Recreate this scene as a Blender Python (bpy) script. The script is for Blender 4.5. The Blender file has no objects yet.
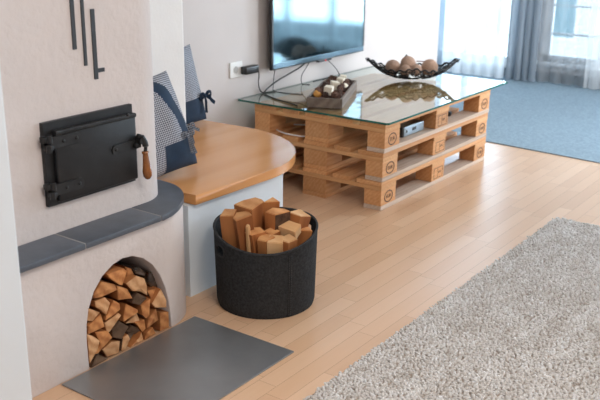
import bpy, bmesh, math, random
import numpy as np
from mathutils import Vector, Matrix, noise
random.seed(7); rng = np.random.default_rng(7)
S = bpy.context.scene; COL = S.collection; PI = math.pi

# ------------------------------------------------------------ camera, sky, light, exposure
cam = bpy.data.cameras.new('camera'); camo = bpy.data.objects.new('camera', cam); COL.objects.link(camo)
YAW, PIT, ROLL = 0.624031, 0.314701, 0.010245
fw = Vector((math.cos(YAW)*math.cos(PIT), math.sin(YAW)*math.cos(PIT), -math.sin(PIT)))
r0 = Vector((math.sin(YAW), -math.cos(YAW), 0)); u0 = r0.cross(fw)
r1 = math.cos(ROLL)*r0 + math.sin(ROLL)*u0; u1 = -math.sin(ROLL)*r0 + math.cos(ROLL)*u0
mw = Matrix((r1, u1, -fw)).transposed().to_4x4(); mw.translation = (-3.54477, -2.0545, 1.37682)
camo.matrix_world = mw
cam.sensor_width = 36; cam.lens = 874.85/600*36; cam.clip_start = .05
cam.dof.use_dof = True; cam.dof.focus_distance = 3.25; cam.dof.aperture_fstop = 4.2
S.camera = camo

W = bpy.data.worlds.new('world'); S.world = W; W.use_nodes = True
bgn = W.node_tree.nodes['Background']; bgn.inputs[0].default_value = (.72, .87, 1, 1); bgn.inputs[1].default_value = 2.6

def area(name, loc, target, sx, sy, power, col):
    L = bpy.data.lights.new(name, 'AREA'); L.shape = 'RECTANGLE'; L.size = sx; L.size_y = sy
    L.energy = power; L.color = col
    o = bpy.data.objects.new(name, L); COL.objects.link(o); o.location = loc
    o.rotation_euler = (Vector(target)-Vector(loc)).to_track_quat('-Z', 'Y').to_euler(); return o
area('daylight_far_window', (4.45, -1.60, 1.35), (0, -.9, .2), 2.0, 2.3, 330, (.72, .87, 1))
area('daylight_far_window_left', (4.45, 1.55, 1.30), (2.0, .6, .6), 1.2, 2.3, 85, (.58, .80, 1))
area('added_light_right', (2.45, -3.1, 1.3), (2.7, .9, 1.25), 2.2, 2.1, 42, (1, .985, .97)).data.spread = math.radians(92)  # added soft light on the unseen right side, aimed at the back wall
area('ceiling_fill', (-2.35, -2.2, 2.45), (-2.35, -2.2, 0), 1.2, 1.2, 48, (1, .935, .87))  # added warm fill below the unseen ceiling, without a lamp body
S.view_settings.view_transform = 'Standard'; S.view_settings.look = 'None'
S.view_settings.exposure = 0.19; S.view_settings.gamma = 1
S.cycles.use_denoising = True
S.cycles.max_bounces = 8; S.cycles.transparent_max_bounces = 12

# ------------------------------------------------------------ materials
def newmat(name):
    m = bpy.data.materials.new(name); m.use_nodes = True
    nt = m.node_tree; b = nt.nodes['Principled BSDF']; return m, nt, b
def N(nt, t, **k):
    n = nt.nodes.new(t)
    for a, v in k.items():
        if a.startswith('i_'):
            key = a[2:]; key = int(key) if key.isdigit() else key
            n.inputs[key].default_value = v
        else: setattr(n, a, v)
    return n
def ramp(nt, fac, stops):
    r = N(nt, 'ShaderNodeValToRGB'); e = r.color_ramp.elements
    while len(e) < len(stops): e.new(.5)
    for k, (p, c) in enumerate(stops): e[k].position = p; e[k].color = (*c, 1)
    nt.links.new(fac, r.inputs[0]); return r.outputs[0]
def bump(nt, b, h, strength=.3, dist=.01):
    n = N(nt, 'ShaderNodeBump', i_Strength=strength, i_Distance=dist)
    nt.links.new(h, n.inputs['Height']); nt.links.new(n.outputs[0], b.inputs['Normal'])
def coords(nt, scale=(1, 1, 1), rnd=0):
    tc = N(nt, 'ShaderNodeTexCoord'); mp = N(nt, 'ShaderNodeMapping'); mp.inputs['Scale'].default_value = scale
    src = tc.outputs['Object']
    if rnd:
        oi = N(nt, 'ShaderNodeObjectInfo'); ad = N(nt, 'ShaderNodeVectorMath', operation='ADD'); sc = N(nt, 'ShaderNodeVectorMath', operation='SCALE')
        cb = N(nt, 'ShaderNodeCombineXYZ')
        for q in range(3): nt.links.new(oi.outputs['Random'], cb.inputs[q])
        nt.links.new(cb.outputs[0], sc.inputs[0]); sc.inputs['Scale'].default_value = rnd
        nt.links.new(src, ad.inputs[0]); nt.links.new(sc.outputs[0], ad.inputs[1]); src = ad.outputs[0]
    nt.links.new(src, mp.inputs[0]); return mp.outputs[0]
def mat(name, c, rough=.5, metal=0, var=.12, nscale=8, bmp=0, bscale=60, bdist=.003, spec=.5, coat=0, emit=None, rnd=0, objvar=0):
    m, nt, b = newmat(name)
    co = coords(nt, rnd=rnd)
    n = N(nt, 'ShaderNodeTexNoise', i_Scale=nscale, i_Detail=4.0); nt.links.new(co, n.inputs[0])
    lo = tuple(max(0, x*(1-var)) for x in c); hi = tuple(min(1, x*(1+var)) for x in c)
    out = ramp(nt, n.outputs[0], [(.3, lo), (.7, hi)])
    if objvar:
        oi = N(nt, 'ShaderNodeObjectInfo'); hs = N(nt, 'ShaderNodeHueSaturation'); mr = N(nt, 'ShaderNodeMapRange')
        mr.inputs[3].default_value = 1-objvar; mr.inputs[4].default_value = 1+objvar
        nt.links.new(oi.outputs['Random'], mr.inputs[0]); nt.links.new(mr.outputs[0], hs.inputs['Value']); nt.links.new(out, hs.inputs['Color']); out = hs.outputs[0]
    nt.links.new(out, b.inputs['Base Color'])
    b.inputs['Roughness'].default_value = rough; b.inputs['Metallic'].default_value = metal
    b.inputs['Specular IOR Level'].default_value = spec; b.inputs['Coat Weight'].default_value = coat
    if bmp:
        n2 = N(nt, 'ShaderNodeTexNoise', i_Scale=bscale, i_Detail=6.0); nt.links.new(co, n2.inputs[0]); bump(nt, b, n2.outputs[0], bmp, bdist)
    if emit: b.inputs['Emission Color'].default_value = (*emit[:3], 1); b.inputs['Emission Strength'].default_value = emit[3]
    return m
def woodmat(name, lo, hi, axis='x', rough=.6, ringscale=45, objvar=.12, dark=None, bmp=.15, ringw=.38):
    # solid wood: growth rings round the grain axis, stretched along it
    m, nt, b = newmat(name)
    sc = dict(x=(.06, 1, 1), y=(1, .06, 1), z=(1, 1, .06))[axis]
    co = coords(nt, sc, rnd=3.7)
    w = N(nt, 'ShaderNodeTexWave', wave_type='RINGS', rings_direction=axis.upper(), i_Scale=ringscale/6, i_Distortion=5.0, i_Detail=3.0)
    w.inputs['Detail Scale'].default_value = 2.0
    nt.links.new(co, w.inputs[0])
    n = N(nt, 'ShaderNodeTexNoise', i_Scale=70.0, i_Detail=4.0); nt.links.new(co, n.inputs[0])
    big = N(nt, 'ShaderNodeTexNoise', i_Scale=6.0, i_Detail=3.0); nt.links.new(co, big.inputs[0])
    mx = N(nt, 'ShaderNodeMath', operation='MULTIPLY_ADD', i_1=ringw); nt.links.new(w.outputs['Fac'], mx.inputs[0]); 
    m2 = N(nt, 'ShaderNodeMath', operation='MULTIPLY_ADD', i_1=.42, i_2=-.06+(.38-ringw)*.5); nt.links.new(n.outputs[0], m2.inputs[0]); nt.links.new(m2.outputs[0], mx.inputs[2])
    m3 = N(nt, 'ShaderNodeMath', operation='MULTIPLY_ADD', i_1=.45); nt.links.new(big.outputs[0], m3.inputs[0]); nt.links.new(mx.outputs[0], m3.inputs[2])
    out = ramp(nt, m3.outputs[0], [(.25, hi), (.85, lo)] if not dark else [(.2, hi), (.65, lo), (.95, dark)])
    oi = N(nt, 'ShaderNodeObjectInfo'); hs = N(nt, 'ShaderNodeHueSaturation'); mr = N(nt, 'ShaderNodeMapRange')
    mr.inputs[3].default_value = 1-objvar; mr.inputs[4].default_value = 1+objvar
    nt.links.new(oi.outputs['Random'], mr.inputs[0]); nt.links.new(mr.outputs[0], hs.inputs['Value']); nt.links.new(out, hs.inputs['Color'])
    nt.links.new(hs.outputs[0], b.inputs['Base Color']); b.inputs['Roughness'].default_value = rough
    bump(nt, b, m3.outputs[0], bmp, .004)
    return m

def parquet():
    m, nt, b = newmat('beech_parquet'); L = nt.links
    tc = N(nt, 'ShaderNodeTexCoord'); sx = N(nt, 'ShaderNodeSeparateXYZ'); L.new(tc.outputs['Object'], sx.inputs[0])
    def M(op, a, bb=None):
        n = N(nt, 'ShaderNodeMath', operation=op)
        for i, v in enumerate((a, bb)):
            if v is None: continue
            if isinstance(v, (int, float)): n.inputs[i].default_value = v
            else: L.new(v, n.inputs[i])
        return n.outputs[0]
    yy = M('DIVIDE', sx.outputs[1], .068); row = M('FLOOR', yy); fy = M('FRACT', yy)
    w1 = N(nt, 'ShaderNodeTexWhiteNoise', noise_dimensions='1D'); L.new(row, w1.inputs['W'])
    xx = M('ADD', M('DIVIDE', sx.outputs[0], .52), M('MULTIPLY', w1.outputs[0], 9.0)); col = M('FLOOR', xx); fx = M('FRACT', xx)
    cb = N(nt, 'ShaderNodeCombineXYZ'); L.new(row, cb.inputs[0]); L.new(col, cb.inputs[1])
    w2 = N(nt, 'ShaderNodeTexWhiteNoise', noise_dimensions='2D'); L.new(cb.outputs[0], w2.inputs['Vector'])
    mp = N(nt, 'ShaderNodeMapping'); mp.inputs['Scale'].default_value = (3, 45, 1); L.new(tc.outputs['Object'], mp.inputs[0])
    off = N(nt, 'ShaderNodeVectorMath', operation='ADD'); L.new(mp.outputs[0], off.inputs[0]); L.new(w2.outputs['Color'], off.inputs[1])
    ng = N(nt, 'ShaderNodeTexNoise', i_Scale=2.0, i_Detail=4.0); L.new(off.outputs[0], ng.inputs[0])
    f = M('ADD', M('MULTIPLY', w2.outputs[0], .7), M('MULTIPLY', ng.outputs[0], .3))
    c = ramp(nt, f, [(.08, (.60, .365, .215)), (.5, (.66, .42, .26)), (.9, (.71, .475, .31))])
    ey = M('MINIMUM', fy, M('SUBTRACT', 1, fy)); ex = M('MULTIPLY', M('MINIMUM', fx, M('SUBTRACT', 1, fx)), 7.6)
    e = M('MINIMUM', ey, ex); g = M('LESS_THAN', e, .013)
    mix = N(nt, 'ShaderNodeMixRGB', blend_type='MULTIPLY'); mix.inputs[2].default_value = (.62, .55, .5, 1)
    L.new(g, mix.inputs[0]); L.new(c, mix.inputs[1]); L.new(mix.outputs[0], b.inputs['Base Color'])
    b.inputs['Roughness'].default_value = .30; b.inputs['Specular IOR Level'].default_value = .55
    bump(nt, b, M('MULTIPLY', M('SUBTRACT', 1, g), 1.0), .12, .001)
    return m

def fabric_translucent(name, c, transp=.2, transl=.5):
    m, nt, b = newmat(name); L = nt.links; out = nt.nodes['Material Output']
    b.inputs['Base Color'].default_value = (*c, 1); b.inputs['Roughness'].default_value = .9
    co = coords(nt); n = N(nt, 'ShaderNodeTexNoise', i_Scale=25.0); L.new(co, n.inputs[0])
    L.new(ramp(nt, n.outputs[0], [(.3, tuple(x*.95 for x in c)), (.7, c)]), b.inputs['Base Color'])
    t = N(nt, 'ShaderNodeBsdfTranslucent'); t.inputs[0].default_value = (*c, 1)
    tr = N(nt, 'ShaderNodeBsdfTransparent'); m1 = N(nt, 'ShaderNodeMixShader', i_0=transl); m2 = N(nt, 'ShaderNodeMixShader', i_0=transp)
    L.new(b.outputs[0], m1.inputs[1]); L.new(t.outputs[0], m1.inputs[2]); L.new(m1.outputs[0], m2.inputs[1]); L.new(tr.outputs[0], m2.inputs[2]); L.new(m2.outputs[0], out.inputs[0])
    return m
def gingham(name, c1, c2, size, axes=(0, 2)):
    m, nt, b = newmat(name); L = nt.links
    tc = N(nt, 'ShaderNodeTexCoord'); sx = N(nt, 'ShaderNodeSeparateXYZ'); L.new(tc.outputs['Object'], sx.inputs[0])
    fs = []
    for a in axes:
        d = N(nt, 'ShaderNodeMath', operation='DIVIDE', i_1=size); L.new(sx.outputs[a], d.inputs[0])
        f = N(nt, 'ShaderNodeMath', operation='FRACT'); L.new(d.outputs[0], f.inputs[0])
        g = N(nt, 'ShaderNodeMath', operation='GREATER_THAN', i_1=.5); L.new(f.outputs[0], g.inputs[0]); fs.append(g)
    ad = N(nt, 'ShaderNodeMath', operation='ADD'); L.new(fs[0].outputs[0], ad.inputs[0]); L.new(fs[1].outputs[0], ad.inputs[1])
    hv = N(nt, 'ShaderNodeMath', operation='MULTIPLY', i_1=.5); L.new(ad.outputs[0], hv.inputs[0])
    L.new(ramp(nt, hv.outputs[0], [(0, c1), (1, c2)]), b.inputs['Base Color']); b.inputs['Roughness'].default_value = .9
    return m

MT = {}
MT['plaster'] = mat('white_lime_plaster', (.635, .572, .548), .85, var=.03, nscale=5, bmp=.55, bscale=38, bdist=.006)
MT['wallpaint'] = mat('white_wall_paint', (.62, .58, .565), .8, var=.02, nscale=4, bmp=.15, bscale=120, bdist=.002)
MT['coolpaint'] = mat('cool_white_paint', (.68, .735, .78), .7, var=.015, nscale=3, bmp=.08, bscale=90, bdist=.002)
MT['column'] = mat('white_column_paint', (.80, .785, .765), .8, var=.03, nscale=5, bmp=.3, bscale=90, bdist=.003)
MT['ceil'] = mat('ceiling_white', (.82, .81, .79), .85, var=.02)
MT['floor'] = parquet()
MT['carpet'] = mat('blue_grey_carpet', (.25, .33, .39), .95, var=.16, nscale=60, bmp=.5, bscale=400, bdist=.004, spec=.1)
MT['slate'] = mat('dark_slate_tile', (.085, .099, .122), .42, var=.12, nscale=20, bmp=.1, bscale=80)
MT['grout'] = mat('light_grout', (.30, .29, .28), .8)
MT['nicheshade'] = mat('shaded_niche_plaster', (.07, .055, .045), .9, var=.3, nscale=9)  # back of the niche; the shade of the recess is put into its colour
MT['iron'] = mat('black_stove_iron', (.018, .018, .019), .42, metal=.3, var=.25, nscale=14, bmp=.1, bscale=150)
MT['ironworn'] = mat('worn_black_iron', (.030, .030, .031), .38, metal=.5, var=.3, nscale=30)
MT['handlewood'] = mat('amber_varnished_wood', (.27, .09, .02), .2, var=.35, nscale=25, coat=.5)
MT['anthracite'] = mat('anthracite_bar', (.030, .034, .040), .5, var=.1)
MT['steel'] = mat('brushed_grey_steel', (.27, .275, .28), .33, metal=.6, var=.14, nscale=3.5)
MT['benchwood'] = woodmat('varnished_beech_top', (.64, .285, .095), (.72, .355, .14), 'x', .22, 18, 0, bmp=.02)
MT['px'] = woodmat('pallet_pine_lengthwise', (.54, .255, .10), (.72, .42, .205), 'x', .7, 110, .2, dark=(.40, .20, .085), bmp=.08, ringw=.13)
MT['py'] = woodmat('pallet_pine_crosswise', (.56, .29, .12), (.68, .40, .20), 'y', .7, 110, .12, dark=(.40, .20, .085), bmp=.08, ringw=.13)
MT['pw'] = woodmat('weathered_pallet_pine', (.48, .36, .275), (.66, .54, .45), 'x', .75, 110, .08, dark=(.30, .20, .14), bmp=.08, ringw=.13)
MT['stamp'] = mat('burnt_black_stamp', (.11, .07, .05), .9, var=.4, nscale=200)
def glassmat():
    m, nt, b = newmat('clear_table_glass'); L = nt.links
    b.inputs['Base Color'].default_value = (.93, .985, .965, 1); b.inputs['Roughness'].default_value = .012
    b.inputs['Transmission Weight'].default_value = 1; b.inputs['IOR'].default_value = 1.52
    # daylight also passes straight through the pane, so that what lies below is lit
    tr = N(nt, 'ShaderNodeBsdfTransparent'); tr.inputs[0].default_value = (.90, .97, .945, 1)
    gl = N(nt, 'ShaderNodeBsdfGlossy'); gl.inputs['Roughness'].default_value = .012
    # both faces of the pane reflect: 2R / (1 + R), counted where the light enters
    fr = N(nt, 'ShaderNodeFresnel', i_IOR=1.52); mx = N(nt, 'ShaderNodeMixShader'); ge = N(nt, 'ShaderNodeNewGeometry')
    dn = N(nt, 'ShaderNodeMath', operation='ADD', i_1=1.0); du = N(nt, 'ShaderNodeMath', operation='MULTIPLY', i_1=2.0); q = N(nt, 'ShaderNodeMath', operation='DIVIDE')
    fb = N(nt, 'ShaderNodeMath', operation='SUBTRACT', i_0=1.0); qq = N(nt, 'ShaderNodeMath', operation='MULTIPLY')
    L.new(fr.outputs[0], dn.inputs[0]); L.new(fr.outputs[0], du.inputs[0]); L.new(du.outputs[0], q.inputs[0]); L.new(dn.outputs[0], q.inputs[1])
    L.new(ge.outputs['Backfacing'], fb.inputs[1]); L.new(q.outputs[0], qq.inputs[0]); L.new(fb.outputs[0], qq.inputs[1])
    L.new(qq.outputs[0], mx.inputs[0]); L.new(tr.outputs[0], mx.inputs[1]); L.new(gl.outputs[0], mx.inputs[2])
    L.new(mx.outputs[0], nt.nodes['Material Output'].inputs[0]); return m
MT['glass'] = glassmat()
MT['glassedge'] = mat('green_glass_edge', (.015, .11, .085), .15, var=.25, nscale=6)
def pane():
    m, nt, b = newmat('window_pane_glass'); L = nt.links
    tr = N(nt, 'ShaderNodeBsdfTransparent'); gl = N(nt, 'ShaderNodeBsdfGlossy', i_Roughness=.02); fr = N(nt, 'ShaderNodeFresnel', i_IOR=1.3); mx = N(nt, 'ShaderNodeMixShader')
    L.new(fr.outputs[0], mx.inputs[0]); L.new(tr.outputs[0], mx.inputs[1]); L.new(gl.outputs[0], mx.inputs[2]); L.new(mx.outputs[0], nt.nodes['Material Output'].inputs[0]); return m
MT['pane'] = pane()
MT['felt'] = mat('charcoal_felt', (.030, .031, .033), .95, var=.35, nscale=120, bmp=.5, bscale=220, bdist=.003, spec=.15)
MT['felttrim'] = mat('charcoal_felt_trim', (.040, .041, .043), .9, var=.3, nscale=120, spec=.15)
MT['stitch'] = mat('grey_stitching', (.10, .10, .10), .9)
MT['cut'] = woodmat('fresh_split_wood', (.34, .115, .032), (.60, .275, .095), 'y', .75, 60, .22, bmp=.7)
MT['cutpale'] = woodmat('pale_split_wood', (.44, .205, .08), (.68, .41, .215), 'y', .75, 60, .14, bmp=.7)
MT['cutdark'] = woodmat('weathered_and_shaded_wood', (.07, .038, .02), (.17, .10, .058), 'y', .85, 26, .15, bmp=.4)  # weathered logs; also the shade on the side of one pale log
MT['splitside'] = woodmat('split_side_wood', (.26, .085, .022), (.42, .165, .05), 'y', .8, 20, .2, bmp=.5)
MT['cutz'] = woodmat('split_wood_end', (.50, .21, .07), (.70, .37, .15), 'z', .75, 26, .12, bmp=.4)
MT['cutpalez'] = woodmat('pale_split_wood_end', (.58, .31, .13), (.72, .45, .23), 'z', .75, 26, .1, bmp=.4)
MT['splitz'] = woodmat('split_wood_side', (.27, .085, .02), (.46, .18, .055), 'z', .8, 20, .14, bmp=.5)
MT['dullz'] = woodmat('dull_split_wood', (.24, .13, .07), (.36, .21, .12), 'z', .8, 20, .1, bmp=.5)
MT['bark'] = mat('dark_bark', (.085, .04, .02), .95, var=.5, nscale=40, bmp=.9, bscale=90, bdist=.006)
MT['wrap'] = mat('dark_shiny_bark', (.07, .045, .03), .12, var=.5, nscale=25, bmp=.3, bscale=30, coat=1)
MT['bezel'] = mat('blue_grey_bezel', (.13, .20, .25), .22, metal=.6, var=.05)
MT['blackplastic'] = mat('black_plastic', (.012, .012, .013), .35, var=.1)
MT['cable'] = mat('black_cable', (.012, .012, .013), .5, var=.1)
MT['whiteplastic'] = mat('white_plastic', (.80, .80, .78), .4, var=.02)
MT['silver'] = mat('silver_front', (.38, .46, .52), .3, metal=.7, var=.05)
MT['led'] = mat('red_led', (.6, .02, .03), .4, emit=(1, .05, .08, 1.2))
def screenmat():
    m, nt, b = newmat('glossy_screen'); L = nt.links
    b.inputs['Base Color'].default_value = (.006, .014, .02, 1); b.inputs['Roughness'].default_value = .08
    gl = N(nt, 'ShaderNodeBsdfGlossy', i_Roughness=.06); gl.inputs[0].default_value = (.42, .80, .95, 1)
    mx = N(nt, 'ShaderNodeMixShader', i_0=.13); L.new(b.outputs[0], mx.inputs[1]); L.new(gl.outputs[0], mx.inputs[2]); L.new(mx.outputs[0], nt.nodes['Material Output'].inputs[0]); return m
MT['screen'] = screenmat()
MT['traywood'] = woodmat('grey_tray_wood', (.13, .095, .075), (.24, .19, .155), 'x', .6, 40, .05)
MT['ironwork'] = mat('black_wrought_wire', (.012, .012, .013), .45, metal=.4, var=.2)
MT['ball'] = mat('dried_brown_ball', (.52, .33, .235), .8, var=.5, nscale=35, bmp=.8, bscale=60, bdist=.006, rnd=5, objvar=.2)
MT['cream'] = mat('cream_wax', (.82, .74, .60), .6, var=.06)
MT['orange'] = mat('dried_orange', (.72, .34, .08), .6, var=.25, nscale=30)
MT['cone'] = mat('dark_dried_cone', (.10, .052, .036), .8, var=.5, nscale=40, objvar=.5, rnd=3)
MT['redbrown'] = mat('red_brown_dried_slice', (.20, .07, .04), .8, var=.4, nscale=40, objvar=.4, rnd=3)
MT['gingham'] = gingham('navy_gingham', (.012, .018, .04), (.52, .54, .59), .0078)
MT['ginghamfine'] = gingham('fine_navy_gingham', (.03, .04, .07), (.48, .51, .56), .008)
MT['navy'] = mat('navy_cotton', (.012, .032, .068), .85, var=.2, nscale=12, bmp=.2, bscale=200)
MT['rugbase'] = mat('rug_backing', (.36, .30, .25), .95, var=.1)
MT['curtwhite'] = fabric_translucent('white_sheer_curtain', (.88, .89, .90), .25, .6)
MT['curtgrey'] = fabric_translucent('grey_blue_curtain', (.30, .35, .40), .10, .40)
MT['curtsheer'] = fabric_translucent('grey_sheer_curtain', (.50, .53, .56), .5, .45)
MT['frame'] = mat('white_window_frame', (.80, .82, .83), .4, var=.02)
MT['skirting'] = mat('dark_grey_skirting', (.10, .12, .14), .6, var=.1)
MT['facade'] = mat('pale_facade', (.70, .74, .76), .8, var=.06, nscale=1)
MT['facadewin'] = mat('facade_window_glass', (.10, .22, .26), .15, var=.3, nscale=1)
MT['leaf'] = mat('dull_green_foliage', (.10, .22, .13), .8, var=.5, nscale=6)
MT['darkcloth'] = mat('dark_grey_cushion', (.015, .015, .017), .9, var=.2)

# ------------------------------------------------------------ helpers
def tag(o, label=None, cat=None, group=None, kind=None):
    if label: o['label'] = label
    if cat: o['category'] = cat
    if group: o['group'] = group
    if kind: o['kind'] = kind
    return o
def thing(name, label, cat, loc=(0, 0, 0), rz=0, group=None):
    o = bpy.data.objects.new(name, None); COL.objects.link(o); o.location = loc; o.rotation_euler = (0, 0, rz); o.empty_display_size = .05
    return tag(o, label, cat, group)
def rootloc(o):
    v = Vector((0, 0, 0)); 
    while o: v += o.location; o = o.parent
    return v
def obj(name, bm, m, parent=None, smooth=False, world=True, loc=None, sharp=None):
    """link a bmesh as ONE object; built in world coordinates unless world=False"""
    me = bpy.data.meshes.new(name)
    off = Vector((0, 0, 0))
    if parent and world: off = rootloc(parent)
    if loc is not None and not parent: off = Vector(loc)
    if off.length: bmesh.ops.translate(bm, verts=bm.verts, vec=-off)
    bmesh.ops.recalc_face_normals(bm, faces=bm.faces) if smooth != 'keep' else None
    bm.to_mesh(me); bm.free()
    for mm in (m if isinstance(m, (list, tuple)) else [m]): me.materials.append(mm)
    if smooth:
        for p in me.polygons: p.use_smooth = True
        if sharp: 
            me.set_sharp_from_angle(angle=math.radians(sharp))
    o = bpy.data.objects.new(name, me); COL.objects.link(o)
    if parent: o.parent = parent
    elif loc is not None: o.location = loc
    return o
def struct(o): o['kind'] = 'structure'; return o
def box(bm, x0, x1, y0, y1, z0, z1, bev=0, seg=2, M=None):
    r = bmesh.ops.create_cube(bm, size=1); vs = r['verts']
    for v in vs: v.co = Vector(((x0+x1)/2+v.co.x*(x1-x0), (y0+y1)/2+v.co.y*(y1-y0), (z0+z1)/2+v.co.z*(z1-z0)))
    if bev:
        es = list({e for v in vs for e in v.link_edges}); rr = bmesh.ops.bevel(bm, geom=es, offset=bev, segments=seg, affect='EDGES', profile=.5)
        vs = list({v for v in rr['verts']} | {v for v in vs if v.is_valid})
        vs = list({v for f in rr['faces'] for v in f.verts} | set(v for v in vs if v.is_valid))
    if M is not None: bmesh.ops.transform(bm, matrix=M, verts=vs)
    return vs
def B(*a, **k): bm = bmesh.new(); box(bm, *a, **k); return bm
def prism(bm, poly, z0, z1, bev=0, seg=3):
    """extrude an xy outline from z0 to z1"""
    bot = [bm.verts.new((x, y, z0)) for x, y in poly]; top = [bm.verts.new((x, y, z1)) for x, y in poly]
    n = len(poly); fs = [bm.faces.new(top), bm.faces.new(bot[::-1])]
    for i in range(n): fs.append(bm.faces.new((bot[i], bot[(i+1) % n], top[(i+1) % n], top[i])))
    if bev:
        es = [e for e in bm.edges if abs(e.verts[0].co.z-e.verts[1].co.z) < 1e-6]
        bmesh.ops.bevel(bm, geom=es, offset=bev, segments=seg, affect='EDGES', profile=.5)
    return fs
def tube(bm, pts, r, seg=8, closed=False, caps=True):
    pts = [Vector(p) for p in pts]; n = len(pts); rings = []
    up = Vector((0, 0, 1))
    for i, p in enumerate(pts):
        a = pts[(i-1) % n] if (i or closed) else p; b = pts[(i+1) % n] if (i < n-1 or closed) else p
        t = (b-a).normalized(); s = t.cross(up)
        if s.length < .05: s = t.cross(Vector((1, 0, 0)))
        s.normalize(); q = s.cross(t); rr = r[i] if isinstance(r, (list, tuple)) else r
        rings.append([bm.verts.new(p+rr*(math.cos(2*PI*k/seg)*s+math.sin(2*PI*k/seg)*q)) for k in range(seg)])
    m = n if closed else n-1
    for i in range(m):
        A, C = rings[i], rings[(i+1) % n]
        for k in range(seg): bm.faces.new((A[k], A[(k+1) % seg], C[(k+1) % seg], C[k]))
    if caps and not closed: bm.faces.new(rings[0][::-1]); bm.faces.new(rings[-1])
def smoothpath(pts, n=8):
    P = [Vector(p) for p in pts]; P = [P[0]*2-P[1]]+P+[P[-1]*2-P[-2]]; out = []
    for i in range(1, len(P)-2):
        for k in range(n):
            t = k/n; a, b, c, d = P[i-1:i+3]
            out.append(.5*((2*b)+(c-a)*t+(2*a-5*b+4*c-d)*t*t+(3*b-a-3*c+d)*t**3))
    return out+[P[-2]]
def lathe(bm, prof, axis0, axis1, seg=20):
    a = Vector(axis0); d = (Vector(axis1)-a); L = d.length; d.normalize()
    tube(bm, [a+d*(t*L) for t, r in prof], [r for t, r in prof], seg)
def cyl(bm, a, b, r, seg=16): tube(bm, [a, b], r, seg)
def arc(cx, cy, rx, ry, a0, a1, n=12):
    return [(cx+rx*math.cos(math.radians(a0+(a1-a0)*k/n)), cy+ry*math.sin(math.radians(a0+(a1-a0)*k/n))) for k in range(n+1)]
def bake_mod(o):
    dg = bpy.context.evaluated_depsgraph_get(); dg.update(); me = bpy.data.meshes.new_from_object(o.evaluated_get(dg)); o.modifiers.clear(); o.data = me

# ------------------------------------------------------------ the room
fl = struct(obj('floor', B(-5, 2.6, -3.25, 2.6, -.1, 0), MT['floor']))
bm = bmesh.new(); prism(bm, [(1.59, .97), (1.60, .166), (1.534, -.578), (1.20, -3.25), (4.0, -3.25), (4.0, 2.6), (1.59, 2.6)], -.1, .006)
struct(obj('floor_carpet', bm, MT['carpet']))
struct(obj('ceiling', B(-5, 4.2, -3.25, 2.6, 2.5, 2.6), MT['ceil']))
struct(obj('wall_back', B(-5, 2.305, .92, 1.06, 0, 2.5), MT['wallpaint']))
struct(obj('wall_far_side', B(1.6, 4.2, 2.5, 2.6, 0, 2.5), MT['wallpaint']))
struct(obj('wall_left', B(-5, -2.285, -.272, .92, 0, 2.5, bev=.006), MT['coolpaint']))
struct(obj('wall_rear', B(-5.1, -5, -3.25, 1, 0, 2.5), MT['wallpaint']))
def wall_with_holes(name, axis, p0, p1, a0, a1, holes):
    bm = bmesh.new(); cuts = sorted({a0, a1, *[h[0] for h in holes], *[h[1] for h in holes]})
    for s, e in zip(cuts[:-1], cuts[1:]):
        h = [q for q in holes if q[0] <= s and q[1] >= e]
        spans = [(0, 2.5)] if not h else [(0, h[0][2]), (h[0][3], 2.5)]
        for z0, z1 in spans:
            if z1 > z0: box(bm, p0, p1, s, e, z0, z1) if axis == 'x' else box(bm, s, e, p0, p1, z0, z1)
    return struct(obj(name, bm, MT['wallpaint']))
HF = [(-2.5, -.75, .10, 2.35), (-.25, .76, .17, 2.35), (1.02, 2.0, .12, 2.35)]
wall_with_holes('wall_right_end', 'x', 4.0, 4.2, -3.25, 2.6, HF)
HR = [(1.3, 3.6, .05, 2.3)]
wall_with_holes('wall_front', 'y', -3.35, -3.25, -5, 4.2, HR)
for i, (a, b, z0, z1) in enumerate(HF):
    w = tag(bpy.data.objects.new('window_%d' % (i+1), None)); COL.objects.link(w); w.location = (4.06, (a+b)/2, z0); w['kind'] = 'structure'
    bm = bmesh.new(); t = .05
    box(bm, 4.03, 4.10, a, b, z0, z0+t); box(bm, 4.03, 4.10, a, b, z1-t, z1); box(bm, 4.03, 4.10, a, a+t, z0, z1); box(bm, 4.03, 4.10, b-t, b, z0, z1)
    n = 3 if b-a > 1.5 else 2
    for k in range(1, n): y = a+(b-a)*k/n; box(bm, 4.04, 4.09, y-.03, y+.03, z0, z1)
    obj('window_frame', bm, MT['frame'], w)
    bm = bmesh.new()
    for k in range(1, 9): z = z0+(z1-z0)*k/9; box(bm, 4.05, 4.075, a+t, b-t, z-.008, z+.008)
    obj('glazing_bar', bm, MT['frame'], w)
    obj('pane', B(4.060, 4.064, a+t, b-t, z0+t, z1-t), MT['pane'], w)
    obj('window_sill', B(3.93, 4.03, a-.04, b+.04, z0-.03, z0, bev=.005), MT['frame'], w)
struct(obj('baseboard_far', B(3.985, 4.0, -3.25, 2.5, .006, .075), MT['skirting']))

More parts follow.
